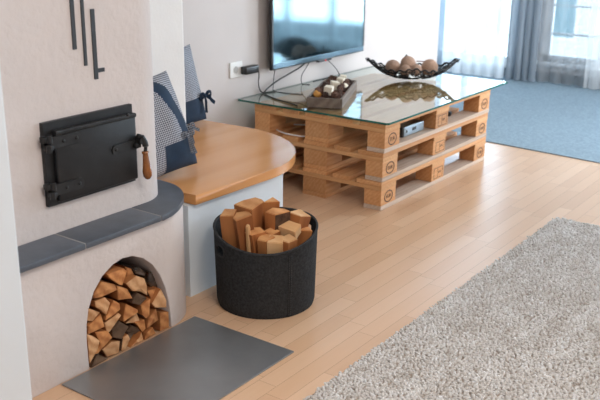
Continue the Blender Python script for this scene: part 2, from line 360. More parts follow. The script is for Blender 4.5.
# ------------------------------------------------------------ masonry stove
stove = thing('masonry_stove', 'white plastered masonry stove with black fire door, slate ledge and arched wood niche', 'stove', (-1.75, .3, 0))
CX, CY = -1.55, .14
base_poly = [(-2.30, .919), (-2.30, -.073)] + arc(CX-.01, CY-.008, .205, .205, -90, 0, 16) + [(CX+.195, .919)]
bm = bmesh.new(); prism(bm, base_poly, 0, .412)
sb = obj('stove_base', bm, [MT['plaster'], MT['nicheshade']], stove, smooth=True, sharp=40)
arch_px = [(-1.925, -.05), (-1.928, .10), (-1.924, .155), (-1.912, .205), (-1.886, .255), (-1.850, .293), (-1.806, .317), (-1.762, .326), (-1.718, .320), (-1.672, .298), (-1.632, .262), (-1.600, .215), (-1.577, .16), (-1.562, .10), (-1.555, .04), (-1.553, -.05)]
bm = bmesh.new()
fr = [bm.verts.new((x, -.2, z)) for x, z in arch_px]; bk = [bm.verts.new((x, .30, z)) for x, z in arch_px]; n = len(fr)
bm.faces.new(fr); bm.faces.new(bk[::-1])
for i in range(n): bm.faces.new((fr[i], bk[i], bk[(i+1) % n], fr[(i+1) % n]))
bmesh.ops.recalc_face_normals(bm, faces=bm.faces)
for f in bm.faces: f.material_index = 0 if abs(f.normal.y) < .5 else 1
cutter = obj('cutter', bm, [MT['plaster'], MT['nicheshade']], smooth=False)
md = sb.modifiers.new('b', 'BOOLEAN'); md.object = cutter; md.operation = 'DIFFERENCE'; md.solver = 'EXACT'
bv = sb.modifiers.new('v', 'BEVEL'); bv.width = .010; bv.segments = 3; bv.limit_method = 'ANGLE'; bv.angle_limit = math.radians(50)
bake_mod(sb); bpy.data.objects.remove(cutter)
for p in sb.data.polygons: p.use_smooth = True
sb.data.set_sharp_from_angle(angle=math.radians(50))
# slate ledge: three slabs with grout gaps; the last one has the rounded end
LZ0, LZ1 = .413, .432
joints = [-1.925, -1.605]
for x0, x1 in ((-2.30, joints[0]-.0025), (joints[0]+.0025, joints[1]-.0025)):
    bm = bmesh.new(); prism(bm, [(x0, -.097), (x1, -.097), (x1, .10), (x0, .10)], LZ0, LZ1, bev=.004); obj('ledge_slab', bm, MT['slate'], stove, smooth=True, sharp=35)
bm = bmesh.new(); prism(bm, [(joints[1]+.0025, .5), (joints[1]+.0025, -.097), (-1.595, -.097)] + [(p.x, p.y) for p in smoothpath([(-1.56, -.0925, 0), (-1.51, -.074, 0), (-1.455, -.044, 0), (-1.40, -.005, 0), (-1.352, .052, 0), (-1.322, .115, 0), (-1.313, .187, 0)], 5)] + [(-1.313, .5)], LZ0, LZ1, bev=.004)
obj('ledge_slab', bm, MT['slate'], stove, smooth=True, sharp=35)
for j in joints: obj('grout_line', B(j-.0025, j+.0025, -.094, .06, LZ0+.001, LZ1-.0005), MT['grout'], stove)
# upper body
bm = bmesh.new(); prism(bm, [(-2.30, .919), (-2.30, .045)] + arc(-1.538, .19, .145, .145, -90, 0, 16) + [(-1.393, .919)], LZ1-.0005, 2.498)
obj('stove_body', bm, MT['plaster'], stove, smooth=True, sharp=40)
bm = bmesh.new(); prism(bm, [(-1.42, .919), (-1.42, .45)] + arc(-.905, .475, .025, .025, -90, 0, 6) + [(-.88, .919)], .40, 2.498)
obj('chimney_column', bm, MT['column'], stove, smooth=True, sharp=40)
# inlaid bars
YB = .045
for name, x, z0, z1, w in (('inlay_bar', -1.799, .986, 1.52, .0145), ('inlay_bar', -1.7605, .932, 1.42, .012), ('inlay_bar', -1.7225, .885, 1.10, .0155)):
    bm = bmesh.new(); box(bm, x-w/2, x+w/2, YB-.004, YB+.01, z0, z1, bev=.001)
    if z0 < .9: box(bm, x+w/2-.002, x+w/2+.027, YB-.004, YB+.01, .905, .9175, bev=.001)
    obj(name, bm, MT['anthracite'], stove)
# fire door
DX0, DX1, DZ0, DZ1 = -1.950, -1.590, .526, .787
fd = obj('door_frame', B(DX0, DX1, .031, .055, DZ0, DZ1, bev=.002), MT['iron'], stove)
bm = bmesh.new(); box(bm, DX0+.030, DX1-.004, .012, .031, DZ0+.012, DZ1-.034, bev=.006, seg=3)
fl_ = obj('fire_door', bm, MT['iron'], stove, smooth=True, sharp=30)
bm = bmesh.new(); box(bm, DX0+.030, DX1-.003, .008, .032, DZ1-.040, DZ1-.026, bev=.004)
obj('door_lip', bm, MT['ironworn'], fl_)
def strap(name, x0, x1, zc, h, tilt=0, round_left=False):
    bm = bmesh.new(); r = h/2
    poly = ([(x0, -r)] + [(x1-r+r*math.sin(t), -r*math.cos(t)) for t in np.linspace(0, PI, 9)] + [(x0, r)]) if not round_left else ([(x1, r)] + [(x0+r-r*math.sin(t), r*math.cos(t)) for t in np.linspace(0, PI, 9)] + [(x1, -r)])
    f = [bm.verts.new((x, .008, zc+z)) for x, z in poly]; b = [bm.verts.new((x, .0135, zc+z)) for x, z in poly]
    bm.faces.new(f); bm.faces.new(b[::-1])
    for i in range(len(f)): bm.faces.new((f[i], b[i], b[(i+1) % len(f)], f[(i+1) % len(f)]))
    bmesh.ops.bevel(bm, geom=[e for e in bm.edges if all(v.co.y < .009 for v in e.verts)], offset=.0015, segments=2, affect='EDGES')
    return obj(name, bm, MT['ironworn'], fl_)
def rivet(x, z):
    bm = bmesh.new(); bmesh.ops.create_uvsphere(bm, u_segments=12, v_segments=8, radius=.0058); bmesh.ops.scale(bm, vec=(1, .6, 1), verts=bm.verts)
    bmesh.ops.translate(bm, vec=(x, .0075, z), verts=bm.verts); obj('rivet', bm, MT['ironworn'], fl_, smooth=True)
for zc in (.727, .582):
    strap('hinge_strap', -1.945, -1.825, zc, .036)
    rivet(-1.895, zc); rivet(-1.845, zc)
    bm = bmesh.new(); cyl(bm, (-1.948, .010, zc-.026), (-1.948, .010, zc-.002), .0085, 12); cyl(bm, (-1.944, .010, zc+.002), (-1.944, .010, zc+.026), .0085, 12)
    box(bm, -1.966, -1.946, .010, .03, zc+.004, zc+.022, bev=.002); box(bm, -1.955, -1.935, .004, .028, zc-.022, zc-.006, bev=.002)
    obj('hinge_knuckle', bm, MT['ironworn'], fl_, smooth=True, sharp=40)
strap('latch_strap', -1.706, -1.598, .657, .032, round_left=True); rivet(-1.690, .657); rivet(-1.632, .762)
bm = bmesh.new()
tube(bm, smoothpath([(-1.607, -.004, .690), (-1.594, -.008, .684), (-1.584, -.010, .668), (-1.580, -.012, .650), (-1.583, -.013, .630)]), [.007]*9+[.010]*8+[.0105]*8+[.006]*8, 10)
cyl(bm, (-1.592, -.014, .672), (-1.592, .012, .672), .013, 14); box(bm, -1.615, -1.59, -.004, .010, .646, .664, bev=.003)
obj('latch_hook', bm, MT['ironworn'], fl_, smooth=True, sharp=45)
bm = bmesh.new(); lathe(bm, [(0, .006), (.01, .0115), (.06, .012), (.10, .0085), (.16, .0095), (.45, .012), (.72, .0155), (.88, .0145), (.97, .009), (1, .003)], (-1.584, -.013, .634), (-1.577, -.013, .536), 18)
obj('wooden_grip', bm, MT['handlewood'], fl_, smooth=True)

# ------------------------------------------------------------ bench beside the stove
bench = thing('seating_bench', 'white plastered bench beside the stove with a rounded honey-coloured wooden top', 'bench', (-.9, .5, 0))
bm = bmesh.new(); prism(bm, [(-1.325, .915), (-1.325, .048), (-.748, .048), (-.70, .30), (-.52, .70), (-.52, .915)], 0, .362)
obj('bench_body', bm, MT['coolpaint'], bench)
bm = bmesh.new()
ell = arc(-.86, .56, .512, .54, -90, 0, 28)
prism(bm, [(-1.395, .915), (-1.395, .30), (-1.30, .20), (-1.312, .02)] + ell + [(-.348, .915)], .3625, .4005, bev=.0155, seg=5)
obj('bench_top', bm, MT['benchwood'], bench, smooth=True, sharp=50)

# ------------------------------------------------------------ hearth plate, rug
bm = B(-2.045, -1.445, -.525, -.082, .0005, .0055, bev=.0015)
tag(obj('hearth_plate', bm, MT['steel'], loc=(-1.745, -.3, 0)), 'flat grey steel hearth plate on the floor in front of the arched wood niche', 'floor plate')

# ------------------------------------------------------------ firewood in the niche
LOGS = {
'A':[(-1.829,0.293),(-1.755,0.288),(-1.746,0.277),(-1.766,0.233),(-1.78,0.24),(-1.823,0.28)],
'B':[(-1.722,0.276),(-1.695,0.259),(-1.682,0.234),(-1.714,0.226),(-1.724,0.228),(-1.716,0.256)],
'C':[(-1.886,0.23),(-1.891,0.244),(-1.851,0.275),(-1.794,0.245),(-1.79,0.225),(-1.862,0.225)],
'D':[(-1.791,0.24),(-1.742,0.211),(-1.724,0.171),(-1.789,0.19)],
'E':[(-1.748,0.232),(-1.703,0.245),(-1.67,0.225),(-1.659,0.194),(-1.659,0.159),(-1.688,0.183),(-1.728,0.2)],
'F':[(-1.727,0.155),(-1.722,0.174),(-1.703,0.184),(-1.663,0.151),(-1.667,0.145),(-1.698,0.138)],
'G':[(-1.693,0.134),(-1.648,0.144),(-1.659,0.087),(-1.671,0.078),(-1.686,0.097)],
'H':[(-1.639,0.163),(-1.584,0.154),(-1.581,0.149),(-1.622,0.117),(-1.632,0.139)],
'I':[(-1.64,0.122),(-1.595,0.16),(-1.57,0.11),(-1.575,0.084),(-1.63,0.104)],
'J':[(-1.615,0.22),(-1.563,0.207),(-1.563,0.17),(-1.563,0.139),(-1.592,0.147),(-1.616,0.178)],
'JJ':[(-1.675,0.249),(-1.649,0.246),(-1.623,0.219),(-1.632,0.211),(-1.669,0.231)],
'L':[(-1.88,0.217),(-1.842,0.218),(-1.819,0.189),(-1.846,0.159),(-1.862,0.182),(-1.878,0.196)],
'M':[(-1.914,0.207),(-1.869,0.177),(-1.898,0.156),(-1.92,0.165)],
'N':[(-1.843,0.153),(-1.805,0.194),(-1.785,0.176),(-1.783,0.155),(-1.816,0.144),(-1.848,0.141)],
'Q':[(-1.767,0.122),(-1.753,0.162),(-1.703,0.122),(-1.707,0.114),(-1.77,0.105)],
'O':[(-1.92,0.149),(-1.86,0.166),(-1.854,0.121),(-1.919,0.118)],
'P':[(-1.849,0.13),(-1.787,0.142),(-1.781,0.133),(-1.827,0.092),(-1.841,0.091)],
'R':[(-1.748,0.086),(-1.694,0.103),(-1.688,0.074),(-1.707,0.073)],
'S':[(-1.823,0.096),(-1.789,0.114),(-1.751,0.08),(-1.787,0.05),(-1.818,0.067)],
'T':[(-1.715,0.078),(-1.673,0.074),(-1.668,0.038),(-1.68,0.027),(-1.701,0.06)],
'TT':[(-1.74,0.051),(-1.722,0.067),(-1.689,0.046),(-1.684,0.028),(-1.705,0.025)],
'U':[(-1.67,0.041),(-1.656,0.07),(-1.619,0.095),(-1.612,0.05),(-1.638,0.045)],
'V':[(-1.606,0.076),(-1.564,0.063),(-1.563,0.037),(-1.563,0.002),(-1.608,0.006)],
'W':[(-1.887,0.113),(-1.84,0.1),(-1.821,0.068),(-1.883,0.036),(-1.9,0.039),(-1.873,0.066)],
'X':[(-1.92,0.118),(-1.899,0.104),(-1.877,0.081),(-1.886,0.057),(-1.92,0.016),(-1.92,0.042)],
'Y':[(-1.865,0.042),(-1.826,0.054),(-1.789,0.042),(-1.798,0.002),(-1.847,0.009)],
'ZZ':[(-1.788,0.006),(-1.774,0.048),(-1.753,0.051),(-1.75,0.037),(-1.764,0.002)],
'AA':[(-1.748,0.002),(-1.706,0.025),(-1.69,0.034),(-1.684,0.002),(-1.731,0.002)],
'BB':[(-1.682,0.002),(-1.677,0.027),(-1.646,0.037),(-1.623,0.002)],
'BA':[(-1.748,0.012),(-1.738,0.045),(-1.707,0.038)],
'CC':[(-1.92,0.002),(-1.898,0.034),(-1.878,0.029),(-1.845,0.002),(-1.92,0.002)]}
LL = {  # material of the end, depth of the front, label
'CC': ('cutdark', -0.07, 'dark weathered log at the bottom left corner of the arched wood niche'),
'Y': ('cutpale', -0.07, 'pale five-sided split log on the niche floor beside the dark corner log'),
'ZZ': ('cutpale', -0.07, 'narrow pale upright split log on the niche floor beneath the grey-brown square log'),
'AA': ('cutpale', -0.07, 'low pale split log on the niche floor, half way along the steel plate'),
'BA': ('cutdark', -.055, 'shaded side of the low pale split log on the niche floor'),  # shaded side of the low pale log, added as a dark piece
'BB': ('cut', -0.07, 'flat orange-brown split log on the niche floor, second from the right'),
'V': ('cut', -0.07, 'rounded orange log at the bottom right corner of the arched niche'),
'X': ('cutpale', -0.07, 'tall pale split log at the niche\'s lower left edge, above the dark corner log'),
'W': ('cut', -0.07, 'curved orange-brown split log right of the tall pale log at lower left'),
'S': ('cutdark', -0.07, 'grey-brown square log low in the middle of the niche pile'),
'TT': ('cutdark', -0.05, 'dark shadowed split log right of the grey-brown square log'),
'T': ('cut', -0.06, 'small orange split log right of the dark one, low in the niche'),
'U': ('cut', -0.07, 'tall orange triangular split log beside the rounded log at lower right'),
'R': ('cutpale', -0.055, 'small wedge log above the dark split log in the middle of the niche'),
'P': ('cutpale', -0.07, 'thin pale slanting split log directly above the grey-brown square log'),
'O': ('cut', -0.07, 'broad orange split log at the left niche edge, above the tall pale log'),
'Q': ('cut', -0.07, 'orange triangular split log in the centre of the niche pile'),
'G': ('cut', -0.07, 'narrow upright orange split log right of centre, below the dark bark log'),
'I': ('cutpale', -0.07, 'pale triangular split log at the right edge of the niche, half way up'),
'F': ('cutdark', -0.07, 'dark grey bark-covered log in the upper middle of the niche'),
'H': ('cut', -0.05, 'slanting orange split log behind the pale triangular log at right'),
'N': ('cut', -0.07, 'slanting orange split log left of the centre of the niche pile'),
'M': ('cutpale', -0.07, 'small pale split log at the left edge of the niche, half way up'),
'L': ('cutpale', -0.07, 'pale split log with a dark crack in its end, upper left of the niche'),
'D': ('cut', -0.07, 'wedge-shaped orange split log in the upper middle, left of the dark bark log'),
'C': ('cut', -0.07, 'broad orange split log at the upper left curve of the arch'),
'E': ('cutpale', -0.07, 'large pale-faced split log high in the pile under the shiny log'),
'J': ('wrap', -0.03, 'shiny dark brown log at the upper right under the arch'),
'JJ': ('wrap', -0.03, 'small dark shiny log at the top of the pile, left of the brown one'),
'B': ('cut', -0.04, 'orange-brown split log at the top of the niche pile, under the dark gap'),
'A': ('cut', -0.07, 'large light orange split log at the top left of the niche pile')}
def niche_log(key):
    poly = LOGS[key]; m, y0, label = LL[key]
    cx = sum(p[0] for p in poly)/len(poly); cz = sum(p[1] for p in poly)/len(poly); y1 = y0+.24+random.uniform(-.02, .03)
    bm = bmesh.new(); rings = []
    ns = 6
    for k in range(ns):
        t = k/(ns-1); y = y0+(y1-y0)*t; sh = 1-.10*t
        rings.append([bm.verts.new((cx+(x-cx)*sh+(random.uniform(-.0015, .0015) if k else 0), y+(random.uniform(-.006, .004) if k == 0 else 0), cz+(z-cz)*sh+(random.uniform(0, .0015) if k else 0))) for x, z in poly])
    n = len(poly); bm.faces.new(rings[-1][::-1])
    # the cleft end is not flat: a ridge point off the middle catches the light
    w = random.randrange(n); rx = cx+(poly[w][0]-cx)*.35; rz = cz+(poly[w][1]-cz)*.35
    rv = bm.verts.new((rx, y0-random.uniform(.001, .006), rz)); ends = [bm.faces.new((rings[0][i], rings[0][(i+1) % n], rv)) for i in range(n)]
    rim_edges = [bm.edges.get((rings[0][i], rings[0][(i+1) % n])) for i in range(n)]
    bark = random.randrange(n) if random.random() < .4 else -1
    for a, b in zip(rings[:-1], rings[1:]):
        for i in range(n):
            f = bm.faces.new((a[i], b[i], b[(i+1) % n], a[(i+1) % n])); f.material_index = 2 if i == bark else 1
    bmesh.ops.bevel(bm, geom=rim_edges, offset=.0018, segments=2, affect='EDGES')
    side = MT['splitside'] if not m in ('cutdark', 'wrap') else MT['bark']
    if m == 'wrap': side = MT['wrap']
    o = obj('split_log', bm, [MT[m], side, MT['bark']], loc=(cx, y0, cz))
    tag(o, label, 'firewood', 'firewood in the arched niche')
for k in LOGS: niche_log(k)

# ------------------------------------------------------------ felt basket with logs
BC = Vector((-1.166, -.188, 0)); FRONT = math.radians(218.1)
basket = thing('felt_basket', 'round charcoal felt log basket standing on the parquet in front of the bench', 'basket', BC)
def rimz(a):
    c = (math.cos(a-FRONT)+1)/2; return .302-.049*(c**2.2)-.004*(math.cos(2*(a-FRONT)))
NS = 96; NV = 18
bm = bmesh.new(); outer = []; inner = []
HA = FRONT-math.radians(60)   # handle slot on the left side
for j in range(NV+1):
    ro = []; ri = []
    for i in range(NS):
        a = 2*PI*i/NS; t = j/NV; z = rimz(a)*t; z = max(z, .0)
        rad = .183+.008*z/.3; 
        if j == 0: rad -= .004
        ro.append(bm.verts.new((BC.x+rad*math.cos(a), BC.y+rad*math.sin(a), z+.001)))
        ri.append(bm.verts.new((BC.x+(rad-.006)*math.cos(a), BC.y+(rad-.006)*math.sin(a), max(z, .007)+.001)))
    outer.append(ro); inner.append(ri)
def inslot(i, j):
    a = 2*PI*(i+.5)/NS; z = rimz(a)*(j+.5)/NV
    for ha in (HA, HA+PI):
        d = (a-ha+PI) % (2*PI)-PI
        if abs(d*.188) < .026 and rimz(a)-.066 < z < rimz(a)-.026: return True
    return False
slot = {(i, j) for i in range(NS) for j in range(NV) if inslot(i, j)}
for j in range(NV):
    for i in range(NS):
        k = (i+1) % NS
        if (i, j) in slot: continue
        bm.faces.new((outer[j][i], outer[j][k], outer[j+1][k], outer[j+1][i])); bm.faces.new((inner[j][k], inner[j][i], inner[j+1][i], inner[j+1][k]))
for (i, j) in slot:
    k = (i+1) % NS
    for (ni, nj), (a, b) in {((i-1) % NS, j): ((i, j), (i, j+1)), ((i+1) % NS, j): ((k, j), (k, j+1)), (i, j-1): ((i, j), (k, j)), (i, j+1): ((i, j+1), (k, j+1))}.items() if False else [(((i-1) % NS, j), ((i, j), (i, j+1))), (((i+1) % NS, j), ((k, j), (k, j+1))), ((i, j-1), ((i, j), (k, j))), ((i, j+1), ((i, j+1), (k, j+1)))]:
        if (ni, nj) not in slot:
            bm.faces.new((outer[a[1]][a[0]], outer[b[1]][b[0]], inner[b[1]][b[0]], inner[a[1]][a[0]]))
for i in range(NS):
    k = (i+1) % NS; bm.faces.new((outer[NV][i], outer[NV][k], inner[NV][k], inner[NV][i]))
bm.faces.new(outer[0][::-1]); bm.faces.new(inner[0])
obj('felt_body', bm, MT['felt'], basket, smooth=True, sharp=50)
bm = bmesh.new(); tube(bm, [(BC.x+.188*math.cos(2*PI*i/NS), BC.y+.188*math.sin(2*PI*i/NS), rimz(2*PI*i/NS)+.002) for i in range(NS)], .0052, 8, closed=True)
obj('rim_binding', bm, MT['felttrim'], basket, smooth=True)
SA = FRONT+math.radians(27)
bm = bmesh.new(); zt = rimz(SA)-.004
vv = []
for da in (-.006, .006):
    a = SA+da/.188; vv.append([bm.verts.new((BC.x+(.1845+.008*z/.3)*math.cos(a), BC.y+(.1845+.008*z/.3)*math.sin(a), z)) for z in np.linspace(.004, zt, 12)])
for q in range(11): bm.faces.new((vv[0][q], vv[1][q], vv[1][q+1], vv[0][q+1]))
r = bmesh.ops.solidify(bm, geom=list(bm.faces), thickness=.002); obj('seam_strip', bm, MT['felttrim'], basket)
bm = bmesh.new()
for da in (-.004, .004):
    a = SA+da/.188
    for z in np.arange(.012, zt-.008, .009): tube(bm, [(BC.x+(.1866+.008*q/.3)*math.cos(a), BC.y+(.1866+.008*q/.3)*math.sin(a), q) for q in (z, z+.0055)], .0008, 5)
obj('stitching', bm, MT['stitch'], basket)
for ha in (HA, HA+PI):
    bm = bmesh.new(); pts = []
    for t in np.linspace(0, 2*PI, 25)[:-1]:
        d = .027*math.copysign(abs(math.cos(t))**.6, math.cos(t))/.189; z = rimz(ha)-.046+.021*math.copysign(abs(math.sin(t))**.6, math.sin(t))
        pts.append((BC.x+.1895*math.cos(ha+d), BC.y+.1895*math.sin(ha+d), z))
    tube(bm, pts, .0035, 7, closed=True); obj('handle_binding', bm, MT['felttrim'], basket, smooth=True)

def blog(top, bot, poly, end, side, label, roll=0, bark=(), dome=.006, name='split_log', big=1.1):
    """split log: cross-section poly (m), from the visible end 'top' down to 'bot' (offsets from the basket's middle)"""
    n0 = name; T = BC+Vector(top)+Vector((0, 0, .010)); Q = BC+Vector(bot); d = (T-Q); L = d.length; dn = d.normalized(); ax = (r0-dn*r0.dot(dn)).normalized(); q = Matrix((ax, dn.cross(ax), dn)).transposed()
    cr, sr = math.cos(roll), math.sin(roll)
    if n0 != 'wood_stick': poly = [(x*big, y*big) for x, y in poly]
    P = [(x*cr-y*sr, x*sr+y*cr) for x, y in poly]; n = len(P); bm = bmesh.new(); rings = []
    for k in range(6):
        z = -L+L*k/5; rings.append([bm.verts.new((x+random.uniform(-.001, .001), y+random.uniform(-.001, .001), z+(random.uniform(-dome, dome) if k == 5 else 0))) for x, y in P])
    ft = bm.faces.new(rings[-1]); bm.faces.new(rings[0][::-1])
    for a, b in zip(rings[:-1], rings[1:]):
        for i in range(n): bm.faces.new((a[i], a[(i+1) % n], b[(i+1) % n], b[i])).material_index = 2 if i in bark else 1
    bmesh.ops.bevel(bm, geom=list(ft.edges), offset=.0025, segments=2, affect='EDGES')
    o = obj(name, bm, [MT[end], MT[side], MT['bark']])
    o.location = T; o.rotation_euler = q.to_euler(); tag(o, label, 'firewood', 'firewood in the felt basket'); return o
def rect(a, b): return [(-a/2, -b/2), (a/2, -b/2), (a/2, b/2), (-a/2, b/2)]
def dsec(w, h, n=7): return [(-w/2, -h/2), (w/2, -h/2)]+[(w/2*math.cos(t), -h/2+h*math.sin(t)) for t in np.linspace(0, PI, n)[1:-1]]
VA = YAW-PI/2  # so that a section's x runs to the right and y away
blog((-.134, .068, .362), (-.08, .066, .02), [(-.024, -.022), (.020, -.028), (.027, .018), (-.012, .028)], 'cutz', 'splitz', 'upright split log leaning at the far left of the felt basket', big=1.12)
blog((-.118, .020, .355), (-.06, .018, .02), [(-.036, .004), (-.012, -.036), (.038, -.012), (.022, .026), (-.024, .026)], 'cutz', 'splitz', 'upright split log second from the left in the felt basket', big=1.12)
blog((-.060, .028, .378), (-.02, .04, .02), [(.010, -.042), (.046, .010), (.040, .030), (.016, .042), (-.022, .036), (-.048, .006)], 'cutz', 'splitz', 'large half-round split log with a bark rim at the back of the felt basket', bark=(1, 2, 3, 4), big=1.15)
blog((-.130, -.022, .325), (-.095, -.005, .05), arc(0, 0, .009, .009, 0, 315, 7), 'cutpalez', 'cutpalez', 'thin pale stick poking up at the left front of the felt basket', name='wood_stick')
blog((.004, -.022, .388), (.035, .02, .02), [(-.024, -.016), (.028, -.012), (.004, .030)], 'cutz', 'splitz', 'small triangular split log standing tallest in the middle of the felt basket', big=1.15)
blog((-.022, -.072, .360), (.015, -.03, .02), [(-.038, .002), (-.006, -.030), (.038, .000), (.022, .024), (-.016, .024)], 'cutz', 'splitz', 'upright split log just in front of the small triangular one in the felt basket', bark=(1,), big=1.2)
blog((.066, -.104, .335), (.03, -.05, .05), [(-.040, -.012), (.004, -.036), (.040, .002), (.0, .036)], 'cutpalez', 'splitz', 'chunky split log tilted against the right rim of the felt basket', big=1.1)
blog((.050, -.070, .282), (.04, -.035, .02), [(-.045, -.018), (.038, -.024), (.034, .024), (-.034, .026)], 'dullz', 'dullz', 'dull brown split log low behind the pale lying one in the felt basket')
blog((.000, -.150, .288), (-.02, -.035, .318), [(-.020, -.018), (.024, -.018), (.018, .020), (-.018, .016)], 'cutpalez', 'cutpalez', 'long pale split log lying across the front right of the felt basket', big=1.15)
blog((.062, -.132, .285), (.045, -.09, .02), [(-.028, -.02), (.028, -.014), (.018, .022), (-.024, .02)], 'cutz', 'splitz', 'short split log under the right rim of the felt basket', big=1.0)
blog((-.104, -.030, .298), (-.05, -.025, .02), [(-.038, .002), (-.006, -.028), (.036, -.006), (.018, .026), (-.016, .026)], 'cutz', 'splitz', 'split log with a flat top just inside the left front rim of the felt basket')
blog((-.098, -.078, .288), (-.05, -.055, .02), [(-.028, -.012), (.0, -.030), (.029, -.008), (.018, .024), (-.02, .024)], 'cutz', 'splitz', 'low split log in the front of the felt basket, left of the pale square block')
blog((-.088, -.112, .284), (-.045, -.08, .02), [(-.028, -.022), (.026, -.024), (.026, .022), (-.022, .024)], 'cutpalez', 'cutpalez', 'pale square block of wood at the front rim of the felt basket', big=1.05)
blog((-.052, -.138, .284), (-.015, -.10, .02), [(-.034, -.008), (.004, -.024), (.034, -.002), (.004, .022)], 'cutpalez', 'splitz', 'flat-topped split log at the front rim, right of the pale square block', big=1.05)
blog((-.054, -.070, .300), (-.015, -.045, .02), [(-.028, -.012), (.0, -.026), (.028, -.004), (.0, .026)], 'cutz', 'splitz', 'split log half hidden in the middle of the felt basket, behind the pale square block')

# ------------------------------------------------------------ pallets
def stamp(parent, x, y, z, kind):
    bm = bmesh.new()
    if kind == 'ring':
        pts = [(x+.041*math.cos(t), y, z+.031*math.sin(t)) for t in np.linspace(0, 2*PI, 33)[:-1]]
        A = [bm.verts.new(p) for p in pts]; C = [bm.verts.new((x+.035*math.cos(t), y, z+.0255*math.sin(t))) for t in np.linspace(0, 2*PI, 33)[:-1]]
        for i in range(32): bm.faces.new((A[i], A[(i+1) % 32], C[(i+1) % 32], C[i]))
        txt = 'EUR'; size = .026
    else:
        for (a0, a1, b0, b1) in ((-.05, .05, .026, .029), (-.05, .05, -.029, -.026), (-.05, -.047, -.029, .029), (.047, .05, -.029, .029), (-.008, -.006, -.027, .027)):
            vs = [bm.verts.new((x+u, y, z+w)) for u, w in ((a0, b0), (a1, b0), (a1, b1), (a0, b1))]; bm.faces.new(vs)
        txt = 'IPPC'; size = .018
    cu = bpy.data.curves.new('t', 'FONT'); cu.body = txt; cu.size = size; cu.align_x = 'CENTER'; cu.align_y = 'CENTER'
    to = bpy.data.objects.new('t', cu); COL.objects.link(to); dg = bpy.context.evaluated_depsgraph_get(); tm = bpy.data.meshes.new_from_object(to.evaluated_get(dg))
    bpy.data.objects.remove(to); b2 = bmesh.new(); b2.from_mesh(tm)
    M = Matrix.Translation((x if kind == 'ring' else x+.018, y, z)) @ Matrix.Rotation(PI/2, 4, 'X'); bmesh.ops.transform(b2, matrix=M, verts=b2.verts); b2.to_mesh(tm); b2.free(); bm.from_mesh(tm)
    bm.normal_update()
    bmesh.ops.solidify(bm, geom=list(bm.faces), thickness=.0006)
    obj('burnt_stamp', bm, MT['stamp'], parent, smooth=False)
def pallet(z, dx, dy, label):
    t = thing('wooden_pallet', label, 'pallet', (dx, dy, z), 0, 'pallets stacked as a television table')
    def part(name, a, m, j=.002):
        q = [v for v in a]; bm = B(*q, bev=.0022, seg=2)
        for v in bm.verts: v.co += Vector((dx, dy, z))
        return obj(name, bm, m, t)
    X = [(0, .145), (.5275, .6725), (1.055, 1.2)]; Y = [(0, .1), (.3275, .4725), (.7, .8)]
    for y0, y1 in Y: part('bottom_board', (0, 1.2, y0, y1, 0, .0215), MT['pw' if y0 == 0 else 'px'])
    for i, (x0, x1) in enumerate(X):
        for j, (y0, y1) in enumerate(Y):
            k = random.uniform(-.004, .004)
            b = part('block', (x0+.001, x1-.001-(.004 if i == 1 else 0), y0+.001+(.003 if j == 0 else 0)*random.random(), y1-.001, .022, .0995), MT['px'])
            if j == 0:
                stamp(b, dx+(x0+x1)/2, dy-.0012+.001, z+.0605, 'rect' if i == 1 else 'ring')
    for x0, x1 in X: part('stringer_board', (x0, x1, 0, .8, .100, .1215), MT['py'])
    for y0, y1 in ((0, .145), (.1875, .2875), (.3275, .4725), (.5125, .6125), (.655, .8)): part('deck_board', (0, 1.2, y0, y1, .122, .1435), MT['px'])
    return t
pallet(0, -.014, 0, 'bottom pallet of the stack of three, standing on the parquet')
pallet(.144, -.006, .002, 'middle pallet of the stack of three under the glass top')
pallet(.288, 0, 0, 'top pallet of the stack of three, directly under the glass sheet')
# glass sheet
gt = thing('glass_tabletop', 'clear rectangular glass sheet with green edges lying on the pallet stack', 'table top', (.7, .45, .432))
GX0, GX1, GY0, GY1 = -.012, 1.405, -.022, .912
bm = bmesh.new(); c = .012
poly = [(GX0+c, GY0), (GX1-c, GY0), (GX1, GY0+c), (GX1, GY1-c), (GX1-c, GY1), (GX0+c, GY1), (GX0, GY1-c), (GX0, GY0+c)]
fs = prism(bm, poly, .4325, .4425)
for f in fs[2:]: f.material_index = 1
obj('glass_sheet', bm, [MT['glass'], MT['glassedge']], gt)

# ------------------------------------------------------------ television, socket, cables
tv = thing('television', 'flat black television mounted on the white wall above the pallet table', 'television', (.685, .88, .58))
TX0, TX1, TZ0, TZ1 = .212, 1.158, .569, 1.125
bm = bmesh.new(); box(bm, TX0, TX1, .851, .868, TZ0, TZ1, bev=.004, seg=3); box(bm, TX0+.12, TX1-.12, .866, .889, TZ0+.03, TZ1-.12, bev=.006); obj('housing', bm, MT['blackplastic'], tv, smooth=True, sharp=35)
bm = bmesh.new(); box(bm, TX0+.011, TX1-.008, .8475, .853, TZ0+.006, TZ0+.034, bev=.0015); obj('bottom_bezel', bm, MT['bezel'], tv)
bm = bmesh.new(); box(bm, TX0+.002, TX0+.016, .848, .853, TZ0+.034, TZ1-.01); box(bm, TX1-.016, TX1-.002, .848, .853, TZ0+.034, TZ1-.01); box(bm, TX0+.002, TX1-.002, .848, .853, TZ1-.016, TZ1-.002); obj('side_bezel', bm, MT['blackplastic'], tv)
obj('screen', B(TX0+.016, TX1-.016, .8492, .8515, TZ0+.034, TZ1-.016), MT['screen'], tv)
bm = bmesh.new(); box(bm, .665, .80, .850, .872, TZ0-.012, TZ0+.004, bev=.004); sn = obj('sensor_tab', bm, MT['blackplastic'], tv)
bm = bmesh.new(); bmesh.ops.create_uvsphere(bm, u_segments=10, v_segments=8, radius=.004); bmesh.ops.translate(bm, vec=(.735, .851, TZ0-.006), verts=bm.verts); obj('standby_light', bm, MT['led'], sn, smooth=True)
